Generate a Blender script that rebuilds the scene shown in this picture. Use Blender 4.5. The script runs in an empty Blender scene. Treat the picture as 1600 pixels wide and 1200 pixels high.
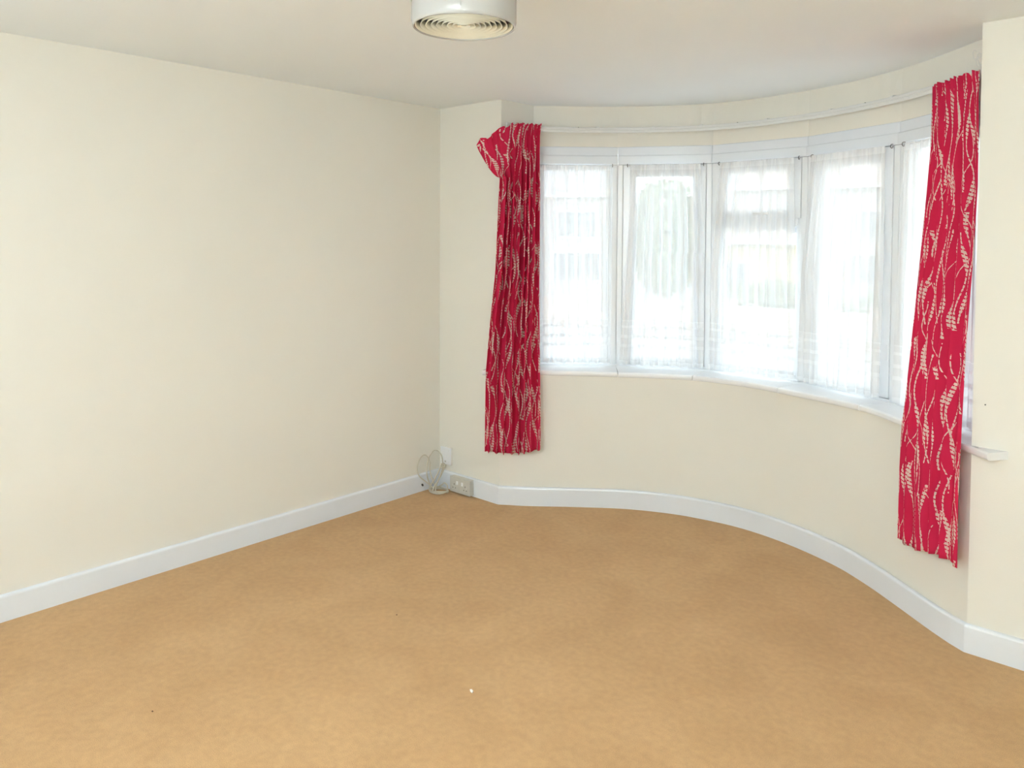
import bpy, bmesh, math, random
from mathutils import Vector, Matrix
random.seed(7)
S = bpy.context.scene
COL = S.collection
PI = math.pi

# ------------------------------------------------------------------ camera
cam_d = bpy.data.cameras.new('camera')
cam = bpy.data.objects.new('camera', cam_d); COL.objects.link(cam)
R_ = Vector((0.74330764, 0.66892409, 0.00585738))
U_ = Vector((-0.02752865, 0.02183879, 0.99938243))
F_ = Vector((-0.66838307, 0.74300984, -0.03464752))
M = Matrix.Identity(4)
for i in range(3):
    M[i][0] = R_[i]; M[i][1] = U_[i]; M[i][2] = -F_[i]
M[2][3] = 1.5789
cam.matrix_world = M
cam_d.sensor_fit = 'HORIZONTAL'; cam_d.sensor_width = 36.0
cam_d.lens = 1215.83 / 1600 * 36.0
cam_d.shift_y = -(600 - 416.95) / 1600
cam_d.clip_start = 0.02; cam_d.clip_end = 400
S.camera = cam

# ------------------------------------------------------------------ world: bright overcast sky
W = bpy.data.worlds.new('overcast_sky'); S.world = W; W.use_nodes = True
bg = W.node_tree.nodes['Background']
bg.inputs[0].default_value = (0.86, 0.94, 1.0, 1); bg.inputs[1].default_value = 2.0

# ------------------------------------------------------------------ exposure
S.view_settings.view_transform = 'Standard'; S.view_settings.look = 'None'
S.view_settings.gamma = 1.0; S.view_settings.exposure = 1.36
S.view_settings.use_curve_mapping = False
S.cycles.use_denoising = True
S.cycles.adaptive_threshold = .045
S.cycles.max_bounces = 8; S.cycles.diffuse_bounces = 5; S.cycles.glossy_bounces = 3; S.cycles.transparent_max_bounces = 14
S.cycles.sample_clamp_indirect = 8.0

def area_light(name, loc, direction, sx, sy, power, color=(1, 1, 1), portal=False):
    d = bpy.data.lights.new(name, 'AREA'); d.shape = 'RECTANGLE'; d.size = sx; d.size_y = sy
    d.energy = power; d.color = color
    if portal: d.cycles.is_portal = True
    o = bpy.data.objects.new(name, d); COL.objects.link(o)
    o.location = loc; o.rotation_euler = Vector(direction).to_track_quat('-Z', 'Y').to_euler()
    return o

# the photographer's flash, fired from just above the lens
fl = bpy.data.lights.new('camera_flash', 'AREA'); fl.shape = 'RECTANGLE'; fl.size = 0.05; fl.size_y = 0.03
fl.energy = 3.0; fl.color = (.85, .94, 1.0); fl.spread = math.radians(170)
flo = bpy.data.objects.new('camera_flash', fl); COL.objects.link(flo)
flo.location = Vector((0, 0, 1.66)) + R_ * 0.02 - F_ * 0.0
flo.rotation_euler = F_.to_track_quat('-Z', 'Y').to_euler()

# added fill spot, tilted back to bounce off the ceiling behind the camera
bl = bpy.data.lights.new('added_bounce_fill', 'SPOT'); bl.energy = 470; bl.color = (.84, .935, 1.0)
bl.spot_size = math.radians(85); bl.spot_blend = .7; bl.shadow_soft_size = .04
blo = bpy.data.objects.new('added_bounce_fill', bl); COL.objects.link(blo)
blo.location = (.06, -.06, 1.68); blo.rotation_euler = Vector((-.50, -.76, .85)).to_track_quat('-Z', 'Y').to_euler()

# ------------------------------------------------------------------ room dimensions
XL, YF, H = -3.6586, 3.3795, 2.405      # left wall, window wall, ceiling
XBL, XBR = -3.132, -0.665               # bay opening
XR, YB = 1.15, -0.95                    # right wall, back wall
ZS = 0.80                               # sill top
ZH0, ZH1, ZH2 = 2.045, 2.10, 2.155      # window head, lip, top of head board
V = [(-3.13, 3.67), (-2.75, 4.03), (-2.25, 4.30), (-1.66, 4.27), (-1.12, 4.02), (-.652, 3.586)]

# ------------------------------------------------------------------ materials
def mat(name):
    m = bpy.data.materials.new(name); m.use_nodes = True
    nt = m.node_tree; b = nt.nodes['Principled BSDF']
    return m, nt, b
def N(nt, t, **kw):
    n = nt.nodes.new(t)
    for k, v in kw.items(): setattr(n, k, v)
    return n
def simple(name, col, rough=0.5, var=0.0, scale=8, bump=0.0, bscale=200, spec=0.5, sub=None):
    m, nt, b = mat(name)
    b.inputs['Base Color'].default_value = (*col, 1); b.inputs['Roughness'].default_value = rough
    b.inputs['Specular IOR Level'].default_value = spec
    tc = N(nt, 'ShaderNodeTexCoord')
    if var > 0:
        no = N(nt, 'ShaderNodeTexNoise'); no.inputs['Scale'].default_value = scale; no.inputs['Detail'].default_value = 5
        nt.links.new(tc.outputs['Object'], no.inputs['Vector'])
        mr = N(nt, 'ShaderNodeMapRange'); mr.inputs[1].default_value = .3; mr.inputs[2].default_value = .7
        mr.inputs[3].default_value = 1 - var; mr.inputs[4].default_value = 1 + var
        nt.links.new(no.outputs[0], mr.inputs[0])
        mx = N(nt, 'ShaderNodeVectorMath', operation='SCALE'); mx.inputs[0].default_value = col
        nt.links.new(mr.outputs[0], mx.inputs['Scale']); nt.links.new(mx.outputs[0], b.inputs['Base Color'])
    if bump > 0:
        n2 = N(nt, 'ShaderNodeTexNoise'); n2.inputs['Scale'].default_value = bscale; n2.inputs['Detail'].default_value = 3
        nt.links.new(tc.outputs['Object'], n2.inputs['Vector'])
        bp = N(nt, 'ShaderNodeBump'); bp.inputs['Strength'].default_value = bump; bp.inputs['Distance'].default_value = .004
        nt.links.new(n2.outputs[0], bp.inputs['Height']); nt.links.new(bp.outputs[0], b.inputs['Normal'])
    return m

WALL = simple('cream_emulsion', (.80, .778, .705), .75, .012, 1.5, .10, 220, .25)
CEIL = simple('white_ceiling_emulsion', (.87, .915, .935), .8, .010, 1.2, .08, 160, .2)
GLOSS = simple('white_gloss_paint', (.78, .82, .87), .16, .01, 6, .02, 40)
SILLM = simple('white_gloss_sill', (.88, .89, .90), .18, .01, 6, .02, 40)
UPVC = simple('white_upvc', (.83, .845, .86), .28, 0, 1)
PLASTIC = simple('white_plastic', (.82, .80, .74), .35)
CREAMPL = simple('cream_plastic', (.78, .72, .56), .4)
CABLE = simple('cream_cable_sheath', (.58, .54, .44), .5)
SOCKET = simple('aged_socket_plastic', (.58, .57, .52), .4, .04, 30)
DARK = simple('dark_metal', (.035, .028, .025), .4)
HOLE = simple('dark_recess', (.02, .018, .016), .8)
TRACK = simple('white_track_plastic', (.74, .74, .72), .35)
LINT = simple('white_lint', (.9, .88, .82), .9, .05, 300)
FLECK = simple('brown_fleck', (.16, .09, .05), .9, .05, 300)

# carpet: tan twist pile, mottled and trodden
CARPET, nt, b = mat('tan_carpet')
tc = N(nt, 'ShaderNodeTexCoord')
def noise(scale, det=4, dist=0.0):
    n = N(nt, 'ShaderNodeTexNoise'); n.inputs['Scale'].default_value = scale; n.inputs['Detail'].default_value = det
    n.inputs['Distortion'].default_value = dist
    nt.links.new(tc.outputs['Object'], n.inputs['Vector']); return n
n1, n2, n3 = noise(3.0, 5, .6), noise(38, 4), noise(420, 2)
r1 = N(nt, 'ShaderNodeValToRGB'); r1.color_ramp.elements[0].position = .32; r1.color_ramp.elements[1].position = .70
r1.color_ramp.elements[0].color = (.54, .322, .143, 1); r1.color_ramp.elements[1].color = (.60, .37, .172, 1)
nt.links.new(n1.outputs[0], r1.inputs[0])
def mulby(src, fac_node, lo, hi, a=.3, bb=.7):
    mr = N(nt, 'ShaderNodeMapRange'); mr.inputs[1].default_value = a; mr.inputs[2].default_value = bb
    mr.inputs[3].default_value = lo; mr.inputs[4].default_value = hi
    nt.links.new(fac_node.outputs[0], mr.inputs[0])
    vm = N(nt, 'ShaderNodeVectorMath', operation='SCALE')
    nt.links.new(src, vm.inputs[0]); nt.links.new(mr.outputs[0], vm.inputs['Scale']); return vm.outputs[0]
c = mulby(r1.outputs[0], n2, .94, 1.06); c = mulby(c, n3, .84, 1.16)
nt.links.new(c, b.inputs['Base Color']); b.inputs['Roughness'].default_value = 1.0
b.inputs['Specular IOR Level'].default_value = .05
b.inputs['Sheen Weight'].default_value = .12; b.inputs['Sheen Roughness'].default_value = .6
bp = N(nt, 'ShaderNodeBump'); bp.inputs['Strength'].default_value = .5; bp.inputs['Distance'].default_value = .004
nt.links.new(n3.outputs[0], bp.inputs['Height']); nt.links.new(bp.outputs[0], b.inputs['Normal'])

# clear glazing
GLASS = bpy.data.materials.new('window_glass'); GLASS.use_nodes = True; nt = GLASS.node_tree; nt.nodes.clear()
out = N(nt, 'ShaderNodeOutputMaterial'); tr = N(nt, 'ShaderNodeBsdfTransparent'); gl = N(nt, 'ShaderNodeBsdfGlossy')
tr.inputs[0].default_value = (.97, .985, .98, 1); gl.inputs['Roughness'].default_value = .01
mx = N(nt, 'ShaderNodeMixShader'); mx.inputs[0].default_value = .05
nt.links.new(tr.outputs[0], mx.inputs[1]); nt.links.new(gl.outputs[0], mx.inputs[2]); nt.links.new(mx.outputs[0], out.inputs[0])

# sheer net: open weave, denser where it is gathered and in the lace bands near the hem
NET = bpy.data.materials.new('white_sheer_net'); NET.use_nodes = True; nt = NET.node_tree; nt.nodes.clear()
out = N(nt, 'ShaderNodeOutputMaterial'); tr = N(nt, 'ShaderNodeBsdfTransparent')
df = N(nt, 'ShaderNodeBsdfDiffuse'); tl = N(nt, 'ShaderNodeBsdfTranslucent')
df.inputs[0].default_value = (.88, .89, .90, 1); tl.inputs[0].default_value = (.82, .85, .87, 1)
m1 = N(nt, 'ShaderNodeMixShader'); m1.inputs[0].default_value = .17
nt.links.new(df.outputs[0], m1.inputs[1]); nt.links.new(tl.outputs[0], m1.inputs[2])
uv = N(nt, 'ShaderNodeUVMap'); uv.uv_map = 'UVMap'
mp = N(nt, 'ShaderNodeMapping'); mp.inputs['Scale'].default_value = (11, .5, 1)
nt.links.new(uv.outputs[0], mp.inputs[0])
no = N(nt, 'ShaderNodeTexNoise'); no.inputs['Scale'].default_value = 1; no.inputs['Detail'].default_value = 2.5
nt.links.new(mp.outputs[0], no.inputs['Vector'])
mr = N(nt, 'ShaderNodeMapRange'); mr.inputs[1].default_value = .35; mr.inputs[2].default_value = .68
mr.inputs[3].default_value = .72; mr.inputs[4].default_value = .95
nt.links.new(no.outputs[0], mr.inputs[0])
sx = N(nt, 'ShaderNodeSeparateXYZ'); nt.links.new(uv.outputs[0], sx.inputs[0])
rp = N(nt, 'ShaderNodeValToRGB'); rp.color_ramp.interpolation = 'CONSTANT'
els = rp.color_ramp.elements; els[0].position = 0; els[0].color = (.25, .25, .25, 1)
els[1].position = .016; els[1].color = (.04, .04, .04, 1)
for pz, cv in ((.085, .12), (.10, .04), (.13, .16), (.145, .05), (.18, .14), (.195, .04), (.215, .12), (.222, 0), (.972, .10)):
    e = els.new(pz); e.color = (cv, cv, cv, 1)
dv = N(nt, 'ShaderNodeMath', operation='DIVIDE'); dv.inputs[1].default_value = 1.24
nt.links.new(sx.outputs[1], dv.inputs[0]); nt.links.new(dv.outputs[0], rp.inputs[0])
ad = N(nt, 'ShaderNodeMath', operation='ADD', use_clamp=True)
nt.links.new(mr.outputs[0], ad.inputs[0]); nt.links.new(rp.outputs[0], ad.inputs[1])
m2 = N(nt, 'ShaderNodeMixShader'); nt.links.new(ad.outputs[0], m2.inputs[0])
nt.links.new(tr.outputs[0], m2.inputs[1]); nt.links.new(m1.outputs[0], m2.inputs[2]); nt.links.new(m2.outputs[0], out.inputs[0])

# red curtain cloth printed with pale dashed meandering stems (UV in metres of flat cloth)
def curtain_material():
    m = bpy.data.materials.new('red_cloth_with_stem_print'); m.use_nodes = True; nt = m.node_tree; nt.nodes.clear()
    def mth(op, a, b=None, c=None, clamp=False):
        n = N(nt, 'ShaderNodeMath', operation=op, use_clamp=clamp)
        for i, v in enumerate((a, b, c)):
            if v is None: continue
            if isinstance(v, (int, float)): n.inputs[i].default_value = v
            else: nt.links.new(v, n.inputs[i])
        return n.outputs[0]
    def sstep(x, a, b):
        n = N(nt, 'ShaderNodeMapRange', interpolation_type='SMOOTHSTEP')
        n.inputs[1].default_value = a; n.inputs[2].default_value = b; n.inputs[3].default_value = 0; n.inputs[4].default_value = 1
        nt.links.new(x, n.inputs[0]); return n.outputs[0]
    uv = N(nt, 'ShaderNodeUVMap'); uv.uv_map = 'UVMap'
    sx = N(nt, 'ShaderNodeSeparateXYZ'); nt.links.new(uv.outputs[0], sx.inputs[0])
    u0, v = sx.outputs[0], sx.outputs[1]
    wob = N(nt, 'ShaderNodeTexNoise'); wob.inputs['Scale'].default_value = 3.5; wob.inputs['Detail'].default_value = 2
    nt.links.new(uv.outputs[0], wob.inputs['Vector'])
    u = mth('ADD', u0, mth('MULTIPLY', mth('SUBTRACT', wob.outputs[0], .5), .022))
    fine = N(nt, 'ShaderNodeTexNoise'); fine.inputs['Scale'].default_value = 45; fine.inputs['Detail'].default_value = 2
    nt.links.new(uv.outputs[0], fine.inputs['Vector'])
    masks = []
    def family(pitch, off, per, amp, wthin, wthick, dash, seed, slope=0.0, fill=.0):
        uu = mth('ADD', mth('DIVIDE', mth('ADD', u, mth('MULTIPLY', v, slope)), pitch), off)
        cell = mth('FLOOR', uu); fr = mth('SUBTRACT', uu, cell)
        wn = N(nt, 'ShaderNodeTexWhiteNoise', noise_dimensions='1D'); nt.links.new(mth('ADD', cell, seed), wn.inputs['W'])
        ph = mth('MULTIPLY', wn.outputs[0], 6.2832)
        sn = mth('SINE', mth('ADD', mth('MULTIPLY', v, 6.2832 / per), ph))
        d = mth('ABSOLUTE', mth('SUBTRACT', mth('SUBTRACT', fr, .5), mth('MULTIPLY', sn, amp)))
        env = sstep(mth('SINE', mth('ADD', mth('MULTIPLY', v, 6.2832 / (per * .73)), mth('MULTIPLY', ph, 2.7))), .05, .95)
        w = mth('ADD', mth('MULTIPLY', env, wthick), wthin)
        line = mth('LESS_THAN', d, w)
        # dashes across the stem
        dd = mth('FRACT', mth('ADD', mth('ADD', mth('DIVIDE', v, dash), mth('MULTIPLY', fine.outputs[0], .5)), mth('MULTIPLY', fr, 1.3)))
        dm = mth('LESS_THAN', dd, .66)
        thin = mth('LESS_THAN', d, wthin * .55)
        keep = mth('GREATER_THAN', mth('SINE', mth('ADD', mth('MULTIPLY', v, 6.2832 / (per * 1.31)), mth('MULTIPLY', ph, 5.1))), -.72 + fill)
        masks.append(mth('MULTIPLY', mth('MAXIMUM', mth('MULTIPLY', line, dm), mth('MULTIPLY', thin, mth('GREATER_THAN', mth('FRACT', mth('DIVIDE', v, dash * 1.9)), .22))), keep))
    family(.046, .0, .37, .30, .050, .105, .0170, 3.1, 0, -.12)
    family(.052, .47, .44, .33, .045, .085, .0160, 17.7, 0, -.05)
    family(.110, .21, .30, .15, .014, .006, .0300, 41.3, .20, .70)
    family(.120, .63, .33, .15, .013, .006, .0300, 77.9, -.22, .75)
    mk = masks[0]
    for q in masks[1:]: mk = mth('MAXIMUM', mk, q)
    mk = mth('MULTIPLY', mk, sstep(fine.outputs[0], .26, .42))
    cr = N(nt, 'ShaderNodeMix', data_type='RGBA')
    nt.links.new(mth('MULTIPLY', mk, .92), cr.inputs[0])
    big = N(nt, 'ShaderNodeTexNoise'); big.inputs['Scale'].default_value = 9; nt.links.new(uv.outputs[0], big.inputs['Vector'])
    base = N(nt, 'ShaderNodeMix', data_type='RGBA'); nt.links.new(big.outputs[0], base.inputs[0])
    base.inputs[6].default_value = (.70, .028, .088, 1); base.inputs[7].default_value = (.77, .042, .12, 1)
    nt.links.new(base.outputs[2], cr.inputs[6]); cr.inputs[7].default_value = (.90, .77, .70, 1)
    df = N(nt, 'ShaderNodeBsdfDiffuse'); tl = N(nt, 'ShaderNodeBsdfTranslucent'); out = N(nt, 'ShaderNodeOutputMaterial')
    nt.links.new(cr.outputs[2], df.inputs[0]); nt.links.new(cr.outputs[2], tl.inputs[0])
    weave = N(nt, 'ShaderNodeTexNoise'); weave.inputs['Scale'].default_value = 700; nt.links.new(uv.outputs[0], weave.inputs['Vector'])
    bp = N(nt, 'ShaderNodeBump'); bp.inputs['Strength'].default_value = .25; bp.inputs['Distance'].default_value = .002
    nt.links.new(weave.outputs[0], bp.inputs['Height']); nt.links.new(bp.outputs[0], df.inputs['Normal'])
    mx = N(nt, 'ShaderNodeMixShader'); mx.inputs[0].default_value = .30
    nt.links.new(df.outputs[0], mx.inputs[1]); nt.links.new(tl.outputs[0], mx.inputs[2]); nt.links.new(mx.outputs[0], out.inputs[0])
    return m
RED = curtain_material()

# ------------------------------------------------------------------ mesh helpers
def link(name, verts, faces, material, parent=None, smooth=False):
    me = bpy.data.meshes.new(name); me.from_pydata([tuple(v) for v in verts], [], faces); me.update()
    if material: me.materials.append(material)
    if smooth:
        for p in me.polygons: p.use_smooth = True
    o = bpy.data.objects.new(name, me); COL.objects.link(o)
    if parent: o.parent = parent
    return o
def from_bm(name, bm, material, parent=None, smooth=False):
    bmesh.ops.recalc_face_normals(bm, faces=bm.faces)
    me = bpy.data.meshes.new(name); bm.to_mesh(me); bm.free()
    if material: me.materials.append(material)
    if smooth:
        for p in me.polygons: p.use_smooth = True
    o = bpy.data.objects.new(name, me); COL.objects.link(o)
    if parent: o.parent = parent
    return o
def bm_box(bm, x0, x1, y0, y1, z0, z1, bev=0.0):
    vs = [bm.verts.new((x, y, z)) for x in (x0, x1) for y in (y0, y1) for z in (z0, z1)]
    idx = [(0, 1, 3, 2), (4, 6, 7, 5), (0, 4, 5, 1), (2, 3, 7, 6), (0, 2, 6, 4), (1, 5, 7, 3)]
    fs = [bm.faces.new([vs[i] for i in f]) for f in idx]
    if bev > 0:
        es = list({e for f in fs for e in f.edges})
        bmesh.ops.bevel(bm, geom=es, offset=bev, segments=2, profile=.6, affect='EDGES')
def box(name, x0, x1, y0, y1, z0, z1, material, parent=None, bev=0.0):
    bm = bmesh.new(); bm_box(bm, x0, x1, y0, y1, z0, z1, bev); return from_bm(name, bm, material, parent)
def boxes(name, lst, material, parent=None, bev=0.0):
    bm = bmesh.new()
    for b_ in lst: bm_box(bm, *b_, bev)
    return from_bm(name, bm, material, parent)
def tag(o, label=None, cat=None, group=None, kind=None):
    if label: o['label'] = label
    if cat: o['category'] = cat
    if group: o['group'] = group
    if kind: o['kind'] = kind
    return o
def struct(o, label, cat='wall'):
    return tag(o, label, cat, kind='structure')
def empty(name, loc=(0, 0, 0), rz=0):
    o = bpy.data.objects.new(name, None); COL.objects.link(o); o.location = loc; o.rotation_euler = (0, 0, rz)
    o.empty_display_size = .05; return o
def catmull(P, n=8):
    P = [Vector(p) for p in P]; out = []
    for i in range(len(P) - 1):
        p0 = P[i - 1] if i else P[0] * 2 - P[1]; p1, p2 = P[i], P[i + 1]
        p3 = P[i + 2] if i + 2 < len(P) else P[-1] * 2 - P[-2]
        for k in range(n):
            t = k / n
            out.append(.5 * (2 * p1 + (p2 - p0) * t + (2 * p0 - 5 * p1 + 4 * p2 - p3) * t * t + (3 * p1 - p0 - 3 * p2 + p3) * t ** 3))
    out.append(P[-1]); return out
def normals2(P):
    """inward (room side, right-hand of the left-to-right run) mitred normals"""
    res = []
    for i in range(len(P)):
        d0 = (P[i] - P[i - 1]).normalized() if i else None
        d1 = (P[i + 1] - P[i]).normalized() if i < len(P) - 1 else None
        n0 = Vector((d0.y, -d0.x)) if d0 else None; n1 = Vector((d1.y, -d1.x)) if d1 else None
        if n0 is None: res.append(n1)
        elif n1 is None: res.append(n0)
        else:
            n = n0 + n1; n = n / max(n.length_squared / 2, .2); res.append(n)
    return res
def sweep(name, path, profile, material, parent=None, smooth=False, ends=None):
    """profile = closed list of (inward offset, z) swept along a plan path"""
    P = [Vector((p[0], p[1])) for p in path]; nn = normals2(P)
    if ends:
        if ends[0] is not None: nn[0] = Vector(ends[0])
        if ends[1] is not None: nn[-1] = Vector(ends[1])
    k = len(profile); vs = []; fs = []
    for p, n in zip(P, nn):
        for (o, z) in profile: vs.append((p.x + n.x * o, p.y + n.y * o, z))
    for i in range(len(P) - 1):
        for j in range(k):
            a, b_ = i * k + j, i * k + (j + 1) % k
            fs.append((a, b_, b_ + k, a + k))
    fs.append(tuple(range(k))); fs.append(tuple(range((len(P) - 1) * k, len(P) * k))[::-1])
    o = link(name, vs, fs, material, parent)
    bm = bmesh.new(); bm.from_mesh(o.data); bmesh.ops.recalc_face_normals(bm, faces=bm.faces); bm.to_mesh(o.data); bm.free()
    if smooth:
        for p in o.data.polygons: p.use_smooth = len(p.vertices) == 4
    return o
def tube(name, pts, r, material, parent=None, seg=8, rfun=None):
    P = [Vector(p) for p in pts]; vs = []; fs = []
    T = (P[1] - P[0]).normalized(); nrm = T.orthogonal().normalized()
    for i, p in enumerate(P):
        d = (P[min(i + 1, len(P) - 1)] - P[max(i - 1, 0)]).normalized()
        nrm = (nrm - d * nrm.dot(d)).normalized(); bn = d.cross(nrm); rr = rfun(i / (len(P) - 1)) if rfun else r
        for k in range(seg):
            a = 2 * PI * k / seg; vs.append(p + (nrm * math.cos(a) + bn * math.sin(a)) * rr)
    for i in range(len(P) - 1):
        for k in range(seg):
            a, b_ = i * seg + k, i * seg + (k + 1) % seg
            fs.append((a, b_, b_ + seg, a + seg))
    fs.append(tuple(range(seg))[::-1]); fs.append(tuple(range((len(P) - 1) * seg, len(P) * seg)))
    return link(name, vs, fs, material, parent, True)
def lathe(name, prof, material, parent=None, seg=64, smooth=True, loc=(0, 0, 0), closed=True):
    vs = []; fs = []; k = len(prof)
    for i in range(seg):
        a = 2 * PI * i / seg
        for (r, z) in prof: vs.append((r * math.cos(a), r * math.sin(a), z))
    for i in range(seg):
        for j in range(k if closed else k - 1):
            a, b_ = i * k + j, i * k + (j + 1) % k; c_, d_ = ((i + 1) % seg) * k + (j + 1) % k, ((i + 1) % seg) * k + j
            fs.append((a, b_, c_, d_))
    o = link(name, vs, fs, material, parent, smooth); o.location = loc
    bm = bmesh.new(); bm.from_mesh(o.data); bmesh.ops.remove_doubles(bm, verts=bm.verts, dist=1e-6)
    bmesh.ops.recalc_face_normals(bm, faces=bm.faces); bm.to_mesh(o.data); bm.free()
    return o

# ------------------------------------------------------------------ the room shell
struct(box('floor', XL - .1, XR + .1, YB - .1, 4.10, -.12, 0.0, CARPET), 'tan twist-pile carpet covering the whole floor', 'floor')
struct(box('ceiling', XL - .3, XR + .1, YB - .1, 4.75, H, H + .12, CEIL), 'plain off-white painted ceiling running out over the bay', 'ceiling')
struct(box('wall_left', XL - .12, XL, YB - .1, YF + .3, -.1, H + .05, WALL), 'long plain cream wall left of the bay window', 'wall')
struct(box('wall_right', XR, XR + .12, YB - .1, YF + .3, -.1, H + .05, WALL), 'plain cream wall on the right, out of the frame', 'wall')
struct(box('wall_front_left', XL - .02, XBL, YF, YF + .31, -.1, H + .02, WALL), 'narrow cream wall between the corner and the left red curtain', 'wall')
struct(box('wall_front_right', XBR, XR + .02, YF, YF + .31, -.1, H + .02, WALL), 'cream wall to the right of the right red curtain', 'wall')

BASE = [(-3.132, 3.370), (-3.04, 3.421), (-2.943, 3.493), (-2.768, 3.638), (-2.54, 3.808), (-2.332, 3.912), (-2.153, 3.966), (-1.90, 3.994),
        (-1.625, 3.953), (-1.344, 3.850), (-1.153, 3.732), (-.977, 3.595), (-.819, 3.466), (-.71, 3.386), (-.665, 3.366)]
BASEC = catmull([(x, y) for x, y in BASE], 5)
TOPW = catmull([(-3.132, 3.3795), (-2.945, 3.575), (-2.57, 3.845), (-2.24, 4.035), (-1.95, 4.075), (-1.69, 4.035), (-1.22, 3.882), (-.97, 3.685), (-.685, 3.428), (-.665, 3.3795)], 8)
def resample(P, n):
    P = [Vector(p) for p in P]; L = [0]
    for i in range(1, len(P)): L.append(L[-1] + (P[i] - P[i - 1]).length)
    out = []; j = 0
    for k in range(n):
        t = L[-1] * k / (n - 1)
        while j < len(P) - 2 and L[j + 1] < t: j += 1
        f = (t - L[j]) / max(L[j + 1] - L[j], 1e-9); out.append(P[j].lerp(P[j + 1], min(max(f, 0), 1)))
    return out
nb = 61
bc = resample(BASEC, nb); bn = normals2(bc); bc = [p - n * .015 for p, n in zip(bc, bn)]
bc = [Vector((XBL, YF))] + [p for p in bc if XBL + .05 < p.x < XBR - .05 and p.y > YF + .012] + [Vector((XBR, YF))]
bc = resample(bc, nb)
tcv = resample(TOPW, nb)
vs = []; fs = []
OUTW = resample([(V[0][0], V[0][1] + .02), (V[1][0], V[1][1] + .03), (V[2][0], V[2][1] + .05), (V[3][0], V[3][1] + .05), (V[4][0], V[4][1] + .03), (V[5][0], V[5][1] + .02)], nb)
for i in range(nb):
    vs += [(bc[i].x, bc[i].y, -.05), (bc[i].x, bc[i].y, .02), (tcv[i].x, tcv[i].y, ZS - .02), (OUTW[i].x, OUTW[i].y, ZS - .02), (OUTW[i].x, OUTW[i].y, -.05)]
for i in range(nb - 1):
    for j in range(5):
        a, b_ = i * 5 + j, i * 5 + (j + 1) % 5; fs.append((a, a + 5, b_ + 5, b_))
fs.append((0, 1, 2, 3, 4)); fs.append(tuple(range((nb - 1) * 5, nb * 5))[::-1])
o = link('wall_bay', vs, fs, WALL)
for p in o.data.polygons: p.use_smooth = len(p.vertices) == 4 and abs(p.normal.z) < .6
o.data.set_sharp_from_angle(angle=math.radians(35))
struct(o, 'curved cream wall below the sill of the bay window', 'wall')

# wall over the bay windows: faceted at the window head, easing into a curve at the ceiling
botp = []
for i in range(5):
    for k in range(8): botp.append(Vector(V[i]).lerp(Vector(V[i + 1]), k / 8))
botp.append(Vector(V[5]))
topp = catmull(V, 8)
vs = []; fs = []; nh = len(botp); onrm = normals2(botp)
for i in range(nh):
    q = botp[i] - onrm[i] * .28; mid = botp[i].lerp(topp[i], .35)
    vs += [(botp[i].x, botp[i].y, ZH2 - .01), (mid.x, mid.y, ZH2 + .10), (topp[i].x, topp[i].y, H + .02), (q.x, q.y, H + .02), (q.x, q.y, ZH2 - .01)]
for i in range(nh - 1):
    for j in range(5):
        a, b_ = i * 5 + j, i * 5 + (j + 1) % 5; fs.append((a, a + 5, b_ + 5, b_))
fs.append((0, 1, 2, 3, 4)); fs.append(tuple(range((nh - 1) * 5, nh * 5))[::-1])
o = link('wall_bay_head', vs, fs, WALL)
struct(o, 'cream wall band between the bay windows and the ceiling', 'wall')

# back wall with an added window that lets fill daylight in behind the camera
BW0, BW1, BZ0, BZ1 = -3.0, -.3, .85, 2.1
bm = bmesh.new()
for a in ((XL - .1, BW0, YB - .12, YB, -.1, H + .05), (BW1, XR + .1, YB - .12, YB, -.1, H + .05), (BW0, BW1, YB - .12, YB, -.1, BZ0), (BW0, BW1, YB - .12, YB, BZ1, H + .05)):
    bm_box(bm, *a)
struct(from_bm('wall_back', bm, WALL), 'cream wall with an added fill window behind the camera', 'wall')
wb = empty('window_6', ((BW0 + BW1) / 2, YB, BZ0)); struct(wb, 'wide white window added behind the camera for fill daylight', 'window')
hw = (BW1 - BW0) / 2; hh = BZ1 - BZ0
boxes('frame', [(-hw, -hw + .05, -.09, -.03, 0, hh), (hw - .05, hw, -.09, -.03, 0, hh), (-hw + .05, hw - .05, -.09, -.03, 0, .05), (-hw + .05, hw - .05, -.09, -.03, hh - .05, hh),
                (-.35, -.30, -.09, -.03, .05, hh - .05), (.30, .35, -.09, -.03, .05, hh - .05)], UPVC, wb)
for a, b_ in ((-hw + .05, -.35), (-.30, .30), (.35, hw - .05)):
    box('pane', a, b_, -.062, -.058, .05, hh - .05, GLASS, wb)

# ------------------------------------------------------------------ baseboards
BB = [(.0, .0), (.016, .0), (.016, .100), (.0145, .1045), (.0105, .1085), (.005, .1100), (.0, .1105)]
BBb = [(-.004 + a, z) for a, z in BB]
struct(sweep('baseboard_left', [(XL, YB), (XL, YF)], BB, GLOSS, ends=((1, 0), (1, -1))), 'white gloss baseboard along the long left wall', 'baseboard')
struct(sweep('baseboard_front_left', [(XL, YF), (XBL, YF)], BB, GLOSS, ends=((1, -1), (.33, -1))), 'short white baseboard in the corner behind the cable', 'baseboard')
bpth = [Vector(p) for p in resample(BASEC, 80)]
bnr = normals2(bpth)
struct(sweep('baseboard_bay', [Vector((XBL, YF))] + [p - n * .016 for p, n in list(zip(bpth, bnr))[2:-2]] + [Vector((XBR, YF))], BB, GLOSS, smooth=False, ends=((.33, -1), (-.36, -1))), 'curved white gloss baseboard following the bay', 'baseboard')
struct(sweep('baseboard_front_right', [(XBR, YF), (XR, YF)], BB, GLOSS, ends=((-.36, -1), None)), 'white baseboard below the right-hand wall', 'baseboard')
for nme in ('baseboard_bay',):
    for p in bpy.data.objects[nme].data.polygons: p.use_smooth = False
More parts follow.
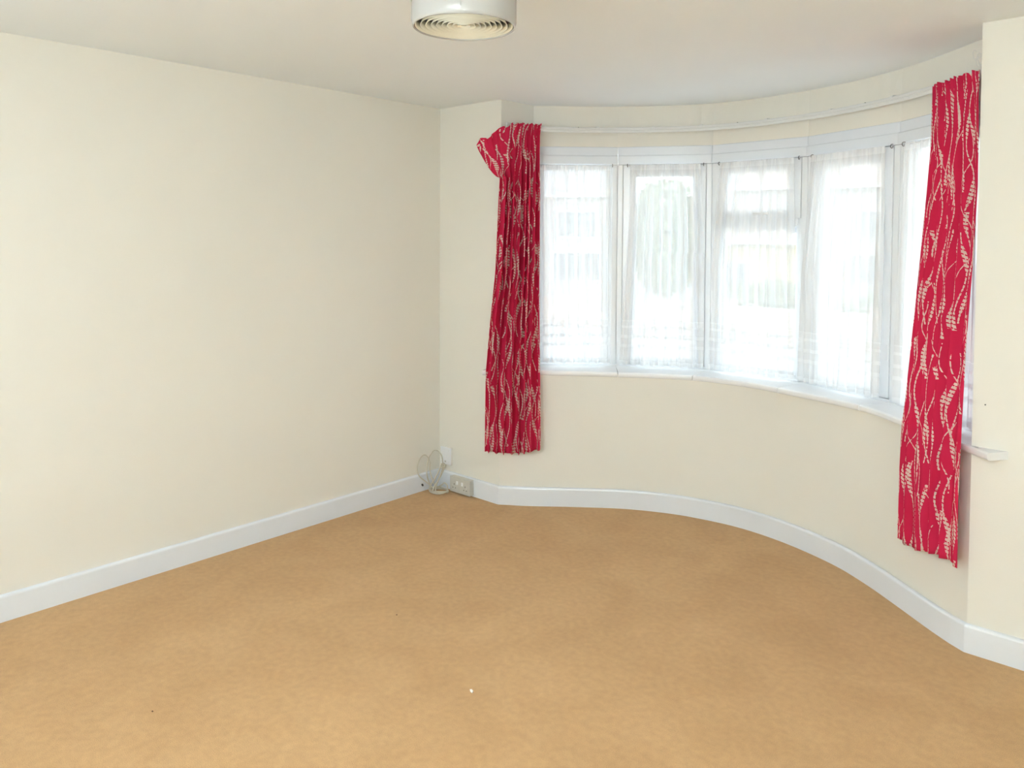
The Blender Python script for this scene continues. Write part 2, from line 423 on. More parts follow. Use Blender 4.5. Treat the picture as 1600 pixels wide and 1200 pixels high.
struct(sweep('baseboard_right', [(XR, YF), (XR, YB)], BB, GLOSS), 'white baseboard along the right wall out of frame', 'baseboard')
struct(sweep('baseboard_back', [(XR, YB), (XL, YB)], BB, GLOSS), 'white baseboard along the back wall out of frame', 'baseboard')

# ------------------------------------------------------------------ sill: five gloss boards with bull-nosed fronts and a returned end
NOSE = [(-3.215, 3.315), (-3.10, 3.43), (-2.96, 3.553), (-2.59, 3.818), (-2.245, 4.015), (-1.95, 4.05), (-1.70, 4.008), (-1.238, 3.857), (-.99, 3.657), (-.709, 3.402), (-.600, 3.303)]
NC = catmull(NOSE, 10)
sill = empty('trim_1', (0, 0, 0)); struct(sill, 'white gloss window sill of five jointed boards round the bay', 'window sill')
cuts_n = [0, 30, 44, 60, 70, len(NC) - 1]          # indices on the nose curve near each joint
cuts_n = [0, min(range(len(NC)), key=lambda i: abs(NC[i].x + 2.59)), min(range(len(NC)), key=lambda i: abs(NC[i].x + 2.22)),
          min(range(len(NC)), key=lambda i: abs(NC[i].x + 1.70)), min(range(len(NC)), key=lambda i: abs(NC[i].x + 1.238)), len(NC) - 1]
backs = [[(-3.245, 3.3795), (XBL, 3.3795), (V[0][0] + .0, V[0][1]), V[1]], [V[1], V[2]], [V[2], V[3]], [V[3], V[4]], [V[4], (V[5][0] + .035, V[5][1]), (XBR, 3.3795), (-.545, 3.3795)]]
for i in range(5):
    fr = [NC[k] for k in range(cuts_n[i], cuts_n[i + 1] + 1)]
    g = .0022
    if i > 0: fr[0] = fr[0] + (fr[1] - fr[0]).normalized() * g
    if i < 4: fr[-1] = fr[-1] + (fr[-2] - fr[-1]).normalized() * g
    fn = normals2(fr); bk = resample(backs[i], len(fr)) if i in (1, 2, 3) else None
    if bk is None:
        bkp = [Vector(q) for q in backs[i]]; bk = resample(bkp, len(fr))
        # keep the wall corner exactly
        for cpt in bkp[1:-1]:
            j = min(range(len(bk)), key=lambda t: (bk[t] - cpt).length); bk[j] = cpt
    T = .030; vs = []; fs = []
    prof = [(-.012, 0), (-.005, -.0015), (-.001, -.006), (.0, -.013), (-.001, -.021), (-.005, -.0275), (-.012, -.030)]
    k = len(prof) + 2
    for p, n, q in zip(fr, fn, bk):
        vs.append((q.x, q.y, ZS))
        for (o_, z_) in prof: vs.append((p.x + n.x * o_, p.y + n.y * o_, ZS + z_))
        vs.append((q.x, q.y, ZS - T))
    for a in range(len(fr) - 1):
        for j in range(k):
            c0, c1 = a * k + j, a * k + (j + 1) % k; fs.append((c0, c1, c1 + k, c0 + k))
    fs.append(tuple(range(k))[::-1]); fs.append(tuple(range((len(fr) - 1) * k, len(fr) * k)))
    so = link('sill_board', vs, fs, SILLM, sill)
    bm = bmesh.new(); bm.from_mesh(so.data); bmesh.ops.recalc_face_normals(bm, faces=bm.faces); bm.to_mesh(so.data); bm.free()

# ------------------------------------------------------------------ head boards over each window light
head = empty('trim_2', (0, 0, 0)); struct(head, 'white gloss head boards with a projecting lip over the bay windows', 'window head')
for i in range(5):
    a, b_ = Vector(V[i]), Vector(V[i + 1]); d = (b_ - a).normalized()
    a2, b2 = a + d * .0006, b_ - d * .0006
    na = normals2([Vector(q) for q in V])
    sweep('head_board', [a2, b2], [(-.02, ZH1), (.006, ZH1), (.006, ZH2 - .003), (.003, ZH2), (-.02, ZH2)], GLOSS, head, ends=(na[i], na[i + 1]))
    sweep('lip_board', [a2, b2], [(-.03, ZH0), (.016, ZH0), (.018, ZH0 + .004), (.018, ZH1 - .003), (.014, ZH1 + .002), (-.02, ZH1)], GLOSS, head, ends=(na[i], na[i + 1]))

# ------------------------------------------------------------------ the five window lights
def frame4(bm, x0, x1, y0, y1, z0, z1, w, wt=None, wb_=None, bev=.003):
    wt = wt or w; wb_ = wb_ or w
    bm_box(bm, x0, x0 + w, y0, y1, z0, z1, bev); bm_box(bm, x1 - w, x1, y0, y1, z0, z1, bev)
    bm_box(bm, x0 + w, x1 - w, y0, y1, z1 - wt, z1, bev); bm_box(bm, x0 + w, x1 - w, y0, y1, z0, z0 + wb_, bev)
def handle(parent, x, y, z, horizontal=False, flip=1):
    """small espagnolette handle: rose, neck, lever"""
    bm = bmesh.new()
    if horizontal:
        bm_box(bm, x - .035, x + .035, y - .006, y, z - .010, z + .010, .002)
        bm_box(bm, x - flip * .012 - .008, x - flip * .012 + .008, y - .035, y - .006, z - .007, z + .007, .002)
        bm_box(bm, min(x - flip * .02, x + flip * .085), max(x - flip * .02, x + flip * .085), y - .045, y - .033, z - .006, z + .008, .003)
    else:
        bm_box(bm, x - .010, x + .010, y - .006, y, z - .035, z + .035, .002)
        bm_box(bm, x - .007, x + .007, y - .035, y - .006, z + .008, z + .022, .002)
        bm_box(bm, x - .008, x + .006, y - .045, y - .033, z - .085, z + .026, .003)
    return from_bm('handle', bm, UPVC, parent)
win_labels = ['leftmost fixed bay window light beside the left red curtain', 'opening bay window light with its handle on the right', 'middle bay window light with a top-hung fanlight above',
              'opening bay window light with its handle on the left', 'rightmost fixed bay window light behind the right red curtain']
HZ = ZH0 - ZS
for i in range(5):
    a, b_ = Vector(V[i]), Vector(V[i + 1]); d = b_ - a; L = d.length
    w = empty('window_%d' % (i + 1), (a.x, a.y, ZS), math.atan2(d.y, d.x)); struct(w, win_labels[i], 'window')
    bm = bmesh.new(); frame4(bm, .030, L - .030, .008, .075, .0, HZ, .026, .022, .034)
    bm_box(bm, .028, L - .028, -.012, .010, 0, .014, .002)              # quadrant bead along the sill
    from_bm('frame', bm, UPVC, w)
    # cover mouldings over the corner posts
    bm = bmesh.new(); bm_box(bm, .001, .034, -.003, .03, 0, HZ, .003); from_bm('post_cover', bm, UPVC, w)
    bm = bmesh.new(); bm_box(bm, L - .034, L - .001, -.003, .03, 0, HZ, .003); from_bm('post_cover', bm, UPVC, w)
    box('corner_post', L - .06, L + .03, .03, .10, 0, HZ, UPVC, w) if i < 4 else None
    if i in (0, 4):
        x0, x1 = .054, L - .054
        bm = bmesh.new(); frame4(bm, x0, x1, .03, .05, .032, HZ - .020, .016, .010, .012); from_bm('glazing_bead', bm, UPVC, w)
        box('pane', x0 + .012, x1 - .012, .050, .054, .040, HZ - .026, GLASS, w)
    elif i in (1, 3):
        bm = bmesh.new(); frame4(bm, .036, L - .036, -.008, .055, .016, HZ - .004, .068, .062, .036)
        s = from_bm('sash', bm, UPVC, w)
        bm = bmesh.new(); frame4(bm, .103, L - .103, .004, .03, .050, HZ - .064, .010); from_bm('glazing_bead', bm, UPVC, s)
        box('pane', .100, L - .100, .030, .034, .048, HZ - .062, GLASS, s)
        handle(s, (L - .072) if i == 1 else .072, -.008, .58)
        box('hinge', (.04 if i == 1 else L - .05), (.05 if i == 1 else L - .04), -.012, .0, .20, .28, UPVC, s, .002)
    else:
        zt = 1.71 - ZS
        box('transom', .054, L - .054, .004, .07, zt - .040, zt + .008, UPVC, w, .003)
        bm = bmesh.new(); frame4(bm, .036, L - .036, -.008, .055, zt - .002, HZ - .004, .070, .060, .050)
        s = from_bm('fanlight_sash', bm, UPVC, w)
        box('pane', .104, L - .104, .030, .034, zt + .046, HZ - .062, GLASS, s)
        handle(s, L * .52, -.008, zt + .026, True, 1)
        bm = bmesh.new(); frame4(bm, .054, L - .054, .03, .05, .032, zt - .040, .022, .010, .012); from_bm('glazing_bead', bm, UPVC, w)
        box('pane', .070, L - .070, .050, .054, .040, zt - .048, GLASS, w)
        box('trickle_vent', L * .55, L * .80, .026, .034, .036, .042, DARK, w)

# daylight portals just inside each opening (sampling guides only, they give no light of their own)
for i in range(5):
    a, b_ = Vector(V[i]), Vector(V[i + 1]); d = (b_ - a); mid = (a + b_) / 2; n = Vector((d.y, -d.x)).normalized()
    area_light('window_portal', (mid.x - n.x * .12, mid.y - n.y * .12, (ZS + ZH0) / 2), (n.x, n.y, 0), d.length, ZH0 - ZS, 1, portal=True)
area_light('window_portal', ((BW0 + BW1) / 2, YB - .14, (BZ0 + BZ1) / 2), (0, 1, 0), BW1 - BW0, BZ1 - BZ0, 1, portal=True)

# ------------------------------------------------------------------ net curtains, one per light, on sprung wires between screw hooks
net_labels = ['leftmost sheer white net curtain, next to the left red curtain', 'sheer white net curtain over the second window light from the left', 'sheer white net curtain over the middle window with the fanlight',
              'sheer white net curtain over the fourth window light from the left', 'rightmost sheer white net curtain, half hidden by the right red curtain']
net_edges = [((.02, .90), (.03, .91)), ((.14, .88), (.04, .93)), ((.13, .90), (.03, .93)), ((.12, .92), (.03, .95)), ((.13, .97), (.07, .98))]
for i in range(5):
    a, b_ = Vector(V[i]), Vector(V[i + 1]); d = b_ - a; L = d.length
    t = empty('net_curtain', (a.x, a.y, ZS), math.atan2(d.y, d.x)); tag(t, net_labels[i], 'net curtain', 'net curtains across the bay window')
    (t0, t1), (b0, b1) = net_edges[i]
    rnd = random.Random(30 + i); nu, nv = 150, 40; vs = []; fs = []; uvs = []
    ph = [rnd.uniform(0, 6.28) for _ in range(8)]; nf = rnd.choice([9, 10, 11])
    ztop, zbot = HZ - .004, .018 if i else .022
    for jv in range(nv + 1):
        q = jv / nv; z = ztop + (zbot - ztop) * q
        ez = q ** .7
        if i == 1: el = t0 + (b0 - t0) * q ** 1.3; er = t1 + (b1 - t1) * q + .03 * math.sin(q * PI) * (1 if q < .45 else .4)
        else: el = t0 + (b0 - t0) * min(1, q * 1.9) ** .8; er = t1 + (b1 - t1) * q
        amp = .005 + .016 * min(1, q * 3)
        for ju in range(nu + 1):
            s_ = ju / nu; x = (el + (er - el) * s_) * L
            fold = math.sin(2 * PI * nf * s_ + ph[0] + .9 * math.sin(3 * q + ph[1])) + .5 * math.sin(2 * PI * (nf * 1.7) * s_ + ph[2] - .7 * q)
            fold += .8 * math.sin(2 * PI * 2.3 * s_ + ph[3] + q)
            pin = (1 - min(1, q * 9)) * .6 * math.sin(2 * PI * 38 * s_ + ph[4])
            y = -.048 - .006 * q + amp * .6 * fold + .005 * pin + (.02 if i in (0, 4) else 0)
            zz = z + (.004 * math.sin(2 * PI * nf * s_ + ph[5]) if jv == nv else 0)
            x += .004 * math.cos(2 * PI * nf * s_ + ph[0] + .9 * math.sin(3 * q + ph[1])) * min(1, q * 3)
            vs.append((x, y, zz)); uvs.append((s_ * 1.15 + i * 3.3, 1.24 * (1 - q)))
    for jv in range(nv):
        for ju in range(nu):
            c0 = jv * (nu + 1) + ju; fs.append((c0, c0 + 1, c0 + nu + 2, c0 + nu + 1))
    no_ = link('net_fabric', vs, fs, NET, t, True)
    ul = no_.data.uv_layers.new(name='UVMap')
    for lp in no_.data.loops: ul.data[lp.index].uv = uvs[lp.vertex_index]
    yy = -.030 if i not in (0, 4) else -.026
    hx0, hx1 = (t0 - .03 if i else .03) * L, min(t1 + .03, .985) * L
    tube('curtain_wire', [(hx0, yy, HZ - .010), ((hx0 + hx1) / 2, yy - .004, HZ - .0125), (hx1, yy, HZ - .010)], .0018, UPVC, t)
    for hx in (hx0, hx1):
        pts = [(hx, -.015, HZ + .004)] + [(hx, -.026 - .008 * math.sin(q), HZ - .006 + .009 * math.cos(q)) for q in [k * PI / 8 for k in range(0, 13)]]
        tube('screw_hook', pts, .0017, DARK, t, 6)

# ------------------------------------------------------------------ curtain track
tk = empty('curtain_track', (0, 0, 0)); tag(tk, 'white plastic curtain track bent round the bay below the ceiling', 'curtain track')
TP = [(-3.108, 3.40), (-3.098, 3.60), (-2.735, 3.985), (-2.24, 4.245), (-1.672, 4.217), (-1.150, 3.975), (-.735, 3.622), (-.700, 3.588)]
TC = catmull(TP, 10)
sweep('rail', TC, [(-.006, 2.238), (.004, 2.236), (.006, 2.240), (.006, 2.250), (.004, 2.254), (.006, 2.258), (.006, 2.266), (.004, 2.270), (-.006, 2.270)], TRACK, tk, smooth=False)
tn = normals2([Vector(q) for q in TC])
for k in (4, 12, 18, 24, 29, 36, 43, 50, 56):
    p, n = TC[k], tn[k]; ang = math.atan2(n.y, n.x)
    br = boxes('bracket', [(-.040, -.004, -.009, .009, 2.268, 2.276), (-.006, .007, -.009, .009, 2.262, 2.2745)], TRACK, tk, .001)
    br.location = (p.x, p.y, 0); br.rotation_euler = (0, 0, ang)
for k in (16, 33, 47):                                              # small screws that show as dark dots along the rail
    p, n = TC[k], tn[k]
    sc_ = lathe('screw', [(0, 0), (.0035, 0), (.003, .002), (0, .0025)], DARK, tk, 10, True, (p.x + n.x * .006, p.y + n.y * .006, 2.268), False)
# loose gliders and hooks bunched at the right-hand end of the rail
for k, (dx, dz) in enumerate(((0, 0), (.008, .012), (-.006, .022), (.014, -.004))):
    p = Vector((-.688, 3.455 - .012 * k)); z0 = 2.262 + dz
    tube('glider_hook', [(p.x + dx, p.y, z0 + .028), (p.x + dx - .006, p.y - .004, z0 + .034), (p.x + dx - .012, p.y - .004, z0 + .026), (p.x + dx - .010, p.y, z0 + .004), (p.x + dx - .002, p.y + .003, z0 - .006), (p.x + dx + .005, p.y, z0 + .004)], .0011, TRACK, tk, 6)

# ------------------------------------------------------------------ red curtains
def interp(tab, z):
    for r0, r1 in zip(tab, tab[1:]):
        if r1[0] <= z <= r0[0]:
            f = (r0[0] - z) / (r0[0] - r1[0]); return [x + (y - x) * f for x, y in zip(r0, r1)]
    return list(tab[0] if z > tab[0][0] else tab[-1])
def curtain(name, label, tab, ztop, zbot, nf, amp, cloth_w, seed, u_off, droop=False, nu=260, nv=110):
    root = empty(name, (tab[-1][1], tab[-1][2], zbot(0))); tag(root, label, 'curtain', 'red curtains at the ends of the bay window')
    off = Vector(root.location); rnd = random.Random(seed)
    ph = [rnd.uniform(0, 6.28) for _ in range(10)]
    famp = [rnd.uniform(.65, 1.25) for _ in range(nf + 3)]; fpos = [rnd.uniform(-.16, .16) for _ in range(nf + 3)]
    def P(s, q):
        z = ztop(s) + (zbot(s) - ztop(s)) * q
        r = interp(tab, z); Lp, Rp = Vector((r[1], r[2])), Vector((r[3], r[4]))
        d = Rp - Lp; dn = d.normalized(); n = Vector((dn.y, -dn.x))
        sw = s + .012 * math.sin(2 * PI * 1.3 * s + 2.2 * q + ph[1])
        fx = sw * nf; c0 = int(fx); fr = fx - c0
        ap = famp[c0] * (1 - fr) + famp[c0 + 1] * fr; pp = fpos[c0] * (1 - fr) + fpos[c0 + 1] * fr
        w = math.sin(2 * PI * (fx + pp * (.4 + q)) + ph[0])
        fold = math.copysign(abs(w) ** .95, w) * ap + .25 * math.sin(2 * PI * fx * 2.3 + ph[2] + 1.4 * q)
        a_ = amp * (.55 + .75 * min(1, q * 5)) * (1 + .25 * math.sin(PI * q))
        edge = min(1, min(s, 1 - s) * nf * 1.2 + .25)
        y = n * (fold * a_ * edge)
        x = Lp + d * s + dn * (.35 * a_ * math.cos(2 * PI * (fx + pp) + ph[0]) * edge)
        # pencil-pleat heading: fine gathers, pinched at the tape, frilled above it
        hd = max(0, 1 - q / .055)
        g = math.sin(2 * PI * nf * 3.1 * s + ph[3]) + .5 * math.sin(2 * PI * nf * 5.3 * s + ph[4])
        tape = math.exp(-((q - .022) / .010) ** 2)
        y = y * (1 - .45 * tape) + n * (g * .0065 * hd)
        z += .004 * hd * math.sin(2 * PI * nf * 1.7 * s + ph[5]) + .002 * hd * g
        pt = Vector((x.x + y.x, x.y + y.y, z))
        if droop:
            # the heading has come off its hooks at the left and flops outwards and down
            w_ = max(0, 1 - s / .26); gq = max(0, 1 - q / .165)
            e = (w_ ** 1.25) * (gq ** .75)
            pt += Vector((-.107, -.118, -.128)) * e
            pt += Vector((.01, -.03, .0)) * math.sin(PI * min(1, s / .26)) * gq
            pt.z += .018 * math.sin(s / .26 * 4.2 * PI) * w_ * gq
        return pt - off
    # cloth width used on the print; arc length kept even
    vs = []; fs = []; uvs = []
    for j in range(nv + 1):
        q = (j / nv) ** 1.25
        for i in range(nu + 1):
            s = i / nu; vs.append(P(s, q)); uvs.append((u_off + s * cloth_w, 3 - q * 1.96))
    for j in range(nv):
        for i in range(nu):
            c0 = j * (nu + 1) + i; fs.append((c0, c0 + nu + 1, c0 + nu + 2, c0 + 1))
    o = link('curtain_cloth', vs, fs, RED, root, True)
    ul = o.data.uv_layers.new(name='UVMap')
    for lp in o.data.loops: ul.data[lp.index].uv = uvs[lp.vertex_index]
    sm = o.modifiers.new('thickness', 'SOLIDIFY'); sm.thickness = .0025; sm.offset = 0
    # stitched hem along the bottom
    hv = []; hf = []; huv = []; k0 = int(nv * .965)
    q0 = .968
    for jj, q in enumerate((q0, q0 + .0025)):
        for i in range(nu + 1):
            s = i / nu; p_ = P(s, q); r = interp(tab, .5); d = (Vector((r[3], r[4])) - Vector((r[1], r[2]))).normalized(); n = Vector((d.y, -d.x))
            hv.append((p_.x + n.x * .003, p_.y + n.y * .003, p_.z)); huv.append((u_off + s * cloth_w, 3 - q * 1.96))
    for i in range(nu): hf.append((i, i + nu + 1, i + nu + 2, i + 1))
    h = link('hem_stitch', hv, hf, RED, root, True); ul = h.data.uv_layers.new(name='UVMap')
    for lp in h.data.loops: ul.data[lp.index].uv = huv[lp.vertex_index]
    return root, P, off
tabL = [(2.285, -3.094, 3.370, -3.037, 3.635), (2.2, -3.104, 3.365, -3.042, 3.63), (2.0, -3.108, 3.355, -3.029, 3.61), (1.8, -3.113, 3.345, -3.014, 3.595), (1.4, -3.112, 3.32, -2.981, 3.56),
        (1.1, -3.133, 3.3, -2.947, 3.525), (.8, -3.148, 3.28, -2.916, 3.495), (.6, -3.144, 3.272, -2.904, 3.488), (.30, -3.141, 3.265, -2.895, 3.48)]
tabR = [(2.28, -.925, 3.765, -.70, 3.50), (2.0, -.92, 3.74, -.687, 3.48), (1.8, -.926, 3.72, -.681, 3.46), (1.5, -.939, 3.69, -.683, 3.42), (1.2, -.952, 3.655, -.69, 3.38),
        (.9, -.966, 3.62, -.689, 3.335), (.8, -.973, 3.605, -.689, 3.325), (.6, -.976, 3.595, -.691, 3.315), (.25, -.976, 3.59, -.686, 3.305)]
curtain('curtain', 'red curtain with pale stem print left of the window, its heading flopping off the hooks', tabL,
        lambda s: 2.262 + .014 * s, lambda s: .335 - .012 * math.sin(PI * min(1, s * 1.1)) + .012 * max(0, s - .7) / .3, 8, .019, .54, 5, 0.0, True)
curtain('curtain', 'flatter red curtain with pale stem print at the right end of the window', tabR,
        lambda s: 2.260 - .006 * s, lambda s: .300 + .040 * s - .012 * math.sin(2 * PI * s), 5, .011, .60, 11, 5.0, False)

# ------------------------------------------------------------------ ceiling lamp: drum with ring baffle
lamp = empty('ceiling_lamp', (-1.681, 1.648, H)); tag(lamp, 'white drum ceiling lamp with a cream ringed baffle underneath', 'ceiling lamp')
zb = 2.211 - H; R0 = .157
DRUM = simple('translucent_white_acrylic', (.47, .47, .45), .14)
drum = lathe('drum_shade', [(R0, -.004), (R0, zb + .016), (R0 - .002, zb + .008), (R0 - .004, zb + .002), (R0 - .007, zb), (R0 - .009, zb + .001), (R0 - .0095, zb + .006), (R0 - .005, zb + .012), (R0 - .004, zb + .03), (R0 - .004, -.004)], DRUM, lamp, 96)
lathe('ceiling_plate', [(0, -.010), (R0 - .003, -.010), (R0 - .003, 0), (0, 0)], PLASTIC, lamp, 64, False, closed=False)
BAF = simple('cream_baffle', (.90, .88, .74), .45)
nr = 9
for k in range(nr):
    r = .145 - k * .0158
    zt_ = zb + .004
    lathe('baffle_ring', [(r, zt_), (r + .0014, zt_), (r - .0070, zt_ + .020), (r - .0084, zt_ + .020)], BAF, lamp, 72)
lathe('baffle_hub', [(0, zb + .008), (.008, zb + .008), (.006, zb + .024), (0, zb + .024)], BAF, lamp, 32, closed=False)
boxes('baffle_rib', [(-.137, .137, -.001, .001, zb + .014, zb + .026), (-.001, .001, -.137, .137, zb + .014, zb + .026)], BAF, lamp)
lathe('bulb', [(0, zb + .045), (.02, zb + .048), (.03, zb + .068), (.026, zb + .09), (.013, zb + .115), (.013, -.02), (0, -.02)], PLASTIC, lamp, 24, closed=False)
box('drum_glint_strip', -.0012, .0012, -.0006, .0006, zb + .02, -.004, DRUM, lamp).location = Vector((-F_.x, -F_.y, 0)).normalized() * R0  # thin strip added facing the camera, stands in for the flash glint

# ------------------------------------------------------------------ sockets and cable in the corner
ps = empty('telephone_socket', (-3.579, YF, .152)); tag(ps, 'small white socket box on the wall above the corner baseboard', 'socket')
box('back_box', -.044, .044, -.016, 0, 0, .112, PLASTIC, ps, .004)
box('face_plate', -.047, .047, -.022, -.014, .002, .110, UPVC, ps, .004)
box('port', -.007, .007, -.0232, -.0215, .016, .026, SOCKET, ps)
for zz in (.02, .092): lathe('screw', [(0, 0), (.003, 0), (.0025, .0015), (0, .002)], TRACK, ps, 10, True, (.03, -.0225, zz), False)
db = empty('double_socket', (-3.416, YF - .016, .010)); tag(db, 'cream double power socket box fixed on the corner baseboard', 'socket')
box('back_box', -.086, .086, -.030, 0, 0, .094, SOCKET, db, .003)
box('face_plate', -.088, .088, -.038, -.028, -.001, .096, SOCKET, db, .004)
for sx_ in (-1, 1):
    box('rocker_switch', sx_ * .022 - .007, sx_ * .022 + .007, -.042, -.037, .050, .072, UPVC, db, .002)
    for (hx, hz, w_, h_) in ((0, .050, .004, .008), (-.011, .028, .007, .004), (.011, .028, .007, .004)):
        box('pin_hole', sx_ * .048 + hx - w_ / 2, sx_ * .048 + hx + w_ / 2, -.0388, -.0376, hz - h_ / 2, hz + h_ / 2, HOLE, db)
for sx_ in (-1, 1): lathe('screw', [(0, 0), (.003, 0), (.0025, .0015), (0, .002)], TRACK, db, 10, True, (sx_ * .060, -.0395, .042), False)

cb = empty('cable', (-3.57, 3.28, 0)); tag(cb, 'loose coil of thin cream cable standing in the corner on the carpet', 'cable')
co = Vector((-3.57, 3.28, 0))
def cpath(pts, n=10): return [p - co for p in catmull([Vector(p) for p in pts], n)]
# tall springy loops against the left wall
tube('loop', cpath([(-3.575, 3.262, .02), (-3.600, 3.225, .06), (-3.607, 3.165, .115), (-3.603, 3.142, .170), (-3.599, 3.160, .222), (-3.599, 3.192, .243), (-3.599, 3.222, .228), (-3.597, 3.243, .185), (-3.598, 3.245, .13), (-3.585, 3.262, .06), (-3.565, 3.28, .015)]), .0036, CABLE, cb)
tube('loop', cpath([(-3.590, 3.245, .03), (-3.602, 3.225, .10), (-3.603, 3.222, .16), (-3.600, 3.235, .215), (-3.599, 3.270, .250), (-3.598, 3.305, .248), (-3.595, 3.337, .215), (-3.592, 3.345, .170), (-3.590, 3.345, .14)]), .0036, CABLE, cb)
# tied hank leaning from the socket down to the floor
for k, (a, b2, w_) in enumerate((((-3.575, 3.343, .165), (-3.565, 3.235, .012), .012), ((-3.590, 3.338, .160), (-3.600, 3.240, .020), .006), ((-3.565, 3.347, .158), (-3.550, 3.245, .010), -.008))):
    a, b2 = Vector(a), Vector(b2); mid = (a + b2) / 2 + Vector((w_, -.010, -.012))
    tube('hank_strand', cpath([a, a.lerp(mid, .5) + Vector((.004, 0, .002)), mid, mid.lerp(b2, .5) + Vector((-.003, -.003, 0)), b2]), .0046, CABLE, cb)
tube('hank_tie', [p - co for p in [Vector((-3.577 + .016 * math.cos(q), 3.333 + .010 * math.sin(q), .150 + .008 * math.sin(q))) for q in [2 * PI * k / 20 for k in range(21)]]], .0022, DARK if False else CREAMPL, cb)
# flat coil on the carpet
pts = []
for k in range(3 * 28 + 1):
    q = 2 * PI * k / 28; rr = .060 + .0035 * math.sin(k * .37); pts.append(Vector((-3.552 + rr * math.cos(q) * 1.02 - .01 * math.sin(q), 3.276 + rr * .80 * math.sin(q) + .012 * math.cos(q), .006 + .0045 * k / 28 + .002 * math.sin(k * .5))) - co)
tube('floor_coil', pts, .0038, CABLE, cb)
tube('loop', cpath([(-3.600, 3.30, .012), (-3.57, 3.322, .034), (-3.545, 3.316, .052), (-3.515, 3.312, .045), (-3.505, 3.305, .02), (-3.510, 3.295, .006)]), .0036, CABLE, cb)
pl = tube('jack_plug', [p - co for p in (Vector((-3.628, 3.212, .040)), Vector((-3.628, 3.206, .050)))], .006, DARK, cb, 10)

# ------------------------------------------------------------------ bits on the carpet and a nail hole
def crumb(name, label, loc, s, m):
    bm = bmesh.new(); bmesh.ops.create_icosphere(bm, subdivisions=2, radius=1)
    r = random.Random(int(abs(loc[0]) * 1e4))
    for v in bm.verts: v.co = Vector((v.co.x * s[0], v.co.y * s[1], v.co.z * s[2])) * r.uniform(.75, 1.2)
    o = from_bm(name, bm, m, None, True); o.location = (loc[0], loc[1], s[2] * .7); o.rotation_euler = (0, 0, loc[2])
    return tag(o, label, 'lint')
crumb('carpet_lint', 'scrap of white lint lying on the open carpet', (-1.881, 1.893, -.5), (.011, .0055, .0045), LINT)
crumb('carpet_fleck', 'tiny dark fleck on the carpet at the left', (-2.584, 1.093, .4), (.0035, .0025, .002), FLECK)
crumb('carpet_fleck', 'tiny dark fleck on the carpet near the middle of the room', (-2.506, 2.074, .4), (.0035, .002, .002), FLECK)
nail = lathe('nail', [(0, 0), (.0026, 0), (.0022, .003), (0, .0035)], DARK, None, 12, True, (-.6235, YF, .965), False)
nail.rotation_euler = (PI / 2, 0, 0); tag(nail, 'single dark nail head in the wall right of the curtain', 'nail')

# ------------------------------------------------------------------ outside: pale houses across a quiet street
RENDER_ = simple('pale_house_render', (.58, .565, .54), .9, .03, .6)
RENDY = simple('yellow_house_render', (.66, .58, .38), .9, .03, .6)
ROOF = simple('grey_roof_tiles', (.42, .42, .43), .9, .08, 1.2)
ROOFB = simple('brown_roof_tiles', (.50, .44, .40), .9, .08, 1.2)
OWIN = simple('dark_house_glass', (.27, .30, .33), .15)
TARMAC = simple('pale_tarmac', (.50, .50, .49), .9, .06, .8)
BRICK = simple('pale_garden_wall', (.60, .52, .46), .9, .10, 3)
LEAF = simple('hedge_leaves', (.30, .36, .26), .8, .15, 6)
GROUND_Z = -1.15
struct(box('ground', -60, 40, 4.9, 95, GROUND_Z - .2, GROUND_Z, TARMAC), 'pale street and pavement outside the bay window', 'ground')
def house(label, cx_, cy_, w_, dep, rz, eave, ridge, mwall, mroof, wins, hip=1.6):
    h = empty('house', (cx_, cy_, GROUND_Z), rz); tag(h, label, 'house')
    e, r = eave - GROUND_Z, ridge - GROUND_Z
    box('house_wall', -w_ / 2, w_ / 2, 0, dep, 0, e, mwall, h)
    o_ = .35
    vs = [(-w_ / 2 - o_, -o_, e), (w_ / 2 + o_, -o_, e), (w_ / 2 + o_, dep + o_, e), (-w_ / 2 - o_, dep + o_, e), (-w_ / 2 + hip, dep / 2, r), (w_ / 2 - hip, dep / 2, r)]
    link('roof', vs, [(0, 1, 5, 4), (1, 2, 5), (2, 3, 4, 5), (3, 0, 4), (3, 2, 1, 0)], mroof, h)
    box('gutter', -w_ / 2 - o_, w_ / 2 + o_, -o_ - .1, -o_, e - .1, e + .02, UPVC, h)
    box('chimney', -w_ / 2 + hip + .4, -w_ / 2 + hip + 1.2, dep / 2 - .3, dep / 2 + .3, r - .4, r + .9, mroof, h)
    for (x0, x1, z0, z1) in wins:
        f = boxes('house_window', [(x0 - .08, x0, -.08, .02, z0 - .08, z1 + .08), (x1, x1 + .08, -.08, .02, z0 - .08, z1 + .08), (x0, x1, -.08, .02, z1, z1 + .08), (x0, x1, -.08, .02, z0 - .08, z0), ((x0 + x1) / 2 - .04, (x0 + x1) / 2 + .04, -.08, .02, z0, z1)], UPVC, h)
        box('house_pane', x0, x1, -.03, -.01, z0, z1, OWIN, f)
    return h
W2 = [(-3.0, -1.2, 2.9, 4.1), (1.2, 3.0, 2.9, 4.1), (-3.2, -1.0, .8, 2.1), (1.0, 3.2, .8, 2.1), (-.45, .45, 3.0, 4.0)]
house('pale two-storey house across the street seen in the leftmost window', -24.6, 28.9, 9.5, 7, math.radians(38), 3.75, 5.75, RENDER_, ROOF, W2, 1.9)
house('pale house across the street seen through the fourth window', -13.4, 36.9, 9.5, 7, math.radians(14), 4.15, 6.2, RENDER_, ROOFB, W2, 1.9)
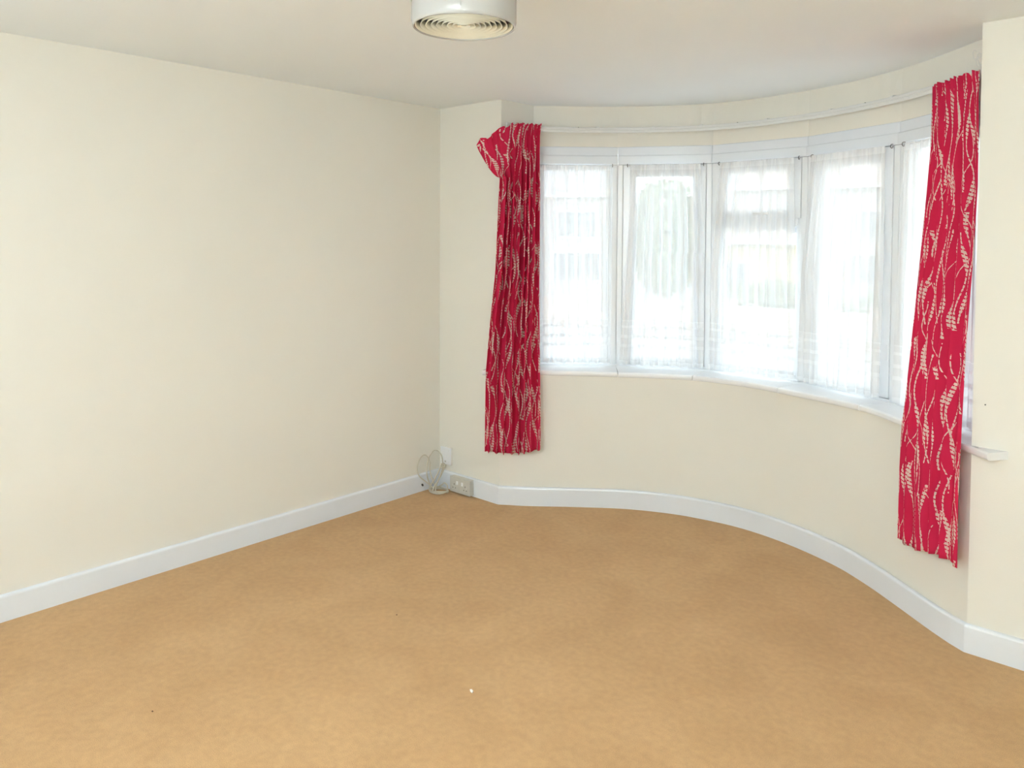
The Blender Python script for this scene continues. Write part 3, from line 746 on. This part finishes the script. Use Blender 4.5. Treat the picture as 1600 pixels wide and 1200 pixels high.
house('pale house end seen past the rightmost window', -2.2, 38.5, 8, 7, math.radians(2), 4.15, 6.2, RENDER_, ROOF, W2, 1.9)
house('low yellow house across the street seen in the middle window', -14.2, 31.0, 4.6, 4.5, math.radians(22), 1.55, 2.1, RENDY, ROOFB, [(-1.5, -.2, .5, 1.8)], 1.2)
gw = empty('garden_wall', (-14, 20, GROUND_Z)); tag(gw, 'low pale garden wall along the far side of the street', 'wall')
box('wall_face', -18, 16, 0, .22, 0, .85, BRICK, gw); box('coping', -18, 16, -.04, .26, .85, .93, RENDER_, gw)
for k in range(9): box('pier', -16.2 + 4 * k, -15.8 + 4 * k, -.08, .30, 0, 1.1, BRICK, gw)
def foliage(name, label, cat, loc, rx, ry, rz_, n, size, trunk):
    t = empty(name, (loc[0], loc[1], GROUND_Z)); tag(t, label, cat); r = random.Random(int(n + loc[1])); vs = []; fs = []
    for _ in range(n):
        d = Vector((r.gauss(0, 1), r.gauss(0, 1), r.gauss(0, 1))).normalized() * (r.random() ** .4)
        c_ = Vector((d.x * rx, d.y * ry, d.z * rz_ + loc[2] - GROUND_Z)); a = Vector((r.uniform(-1, 1), r.uniform(-1, 1), r.uniform(-1, 1))).normalized(); b2 = a.orthogonal().normalized()
        k = len(vs); vs += [c_ - a * size, c_ + b2 * size * .6, c_ + a * size, c_ - b2 * size * .6]; fs.append((k, k + 1, k + 2, k + 3))
    f_ = link('foliage', vs, fs, LEAF, t); f_['kind'] = 'stuff'
    if trunk: tube('trunk', [(0, 0, 0), (.05, 0, (loc[2] - GROUND_Z) * .5), (0, .05, loc[2] - GROUND_Z)], .14, ROOFB, t)
foliage('tree', 'green leafy tree across the street seen in the second window', 'tree', (-14.6, 24.5, 1.7), 1.3, 1.3, 2.1, 2600, .22, True)
foliage('hedge', 'clipped green hedge across the street below the yellow house', 'hedge', (-10.2, 23.6, -.4), 1.7, .7, .75, 1500, .16, False)
foliage('hedge', 'clipped green hedge in front of the house beyond the fourth window', 'hedge', (-6.8, 24.5, -.55), 2.0, .6, .6, 1200, .16, False)
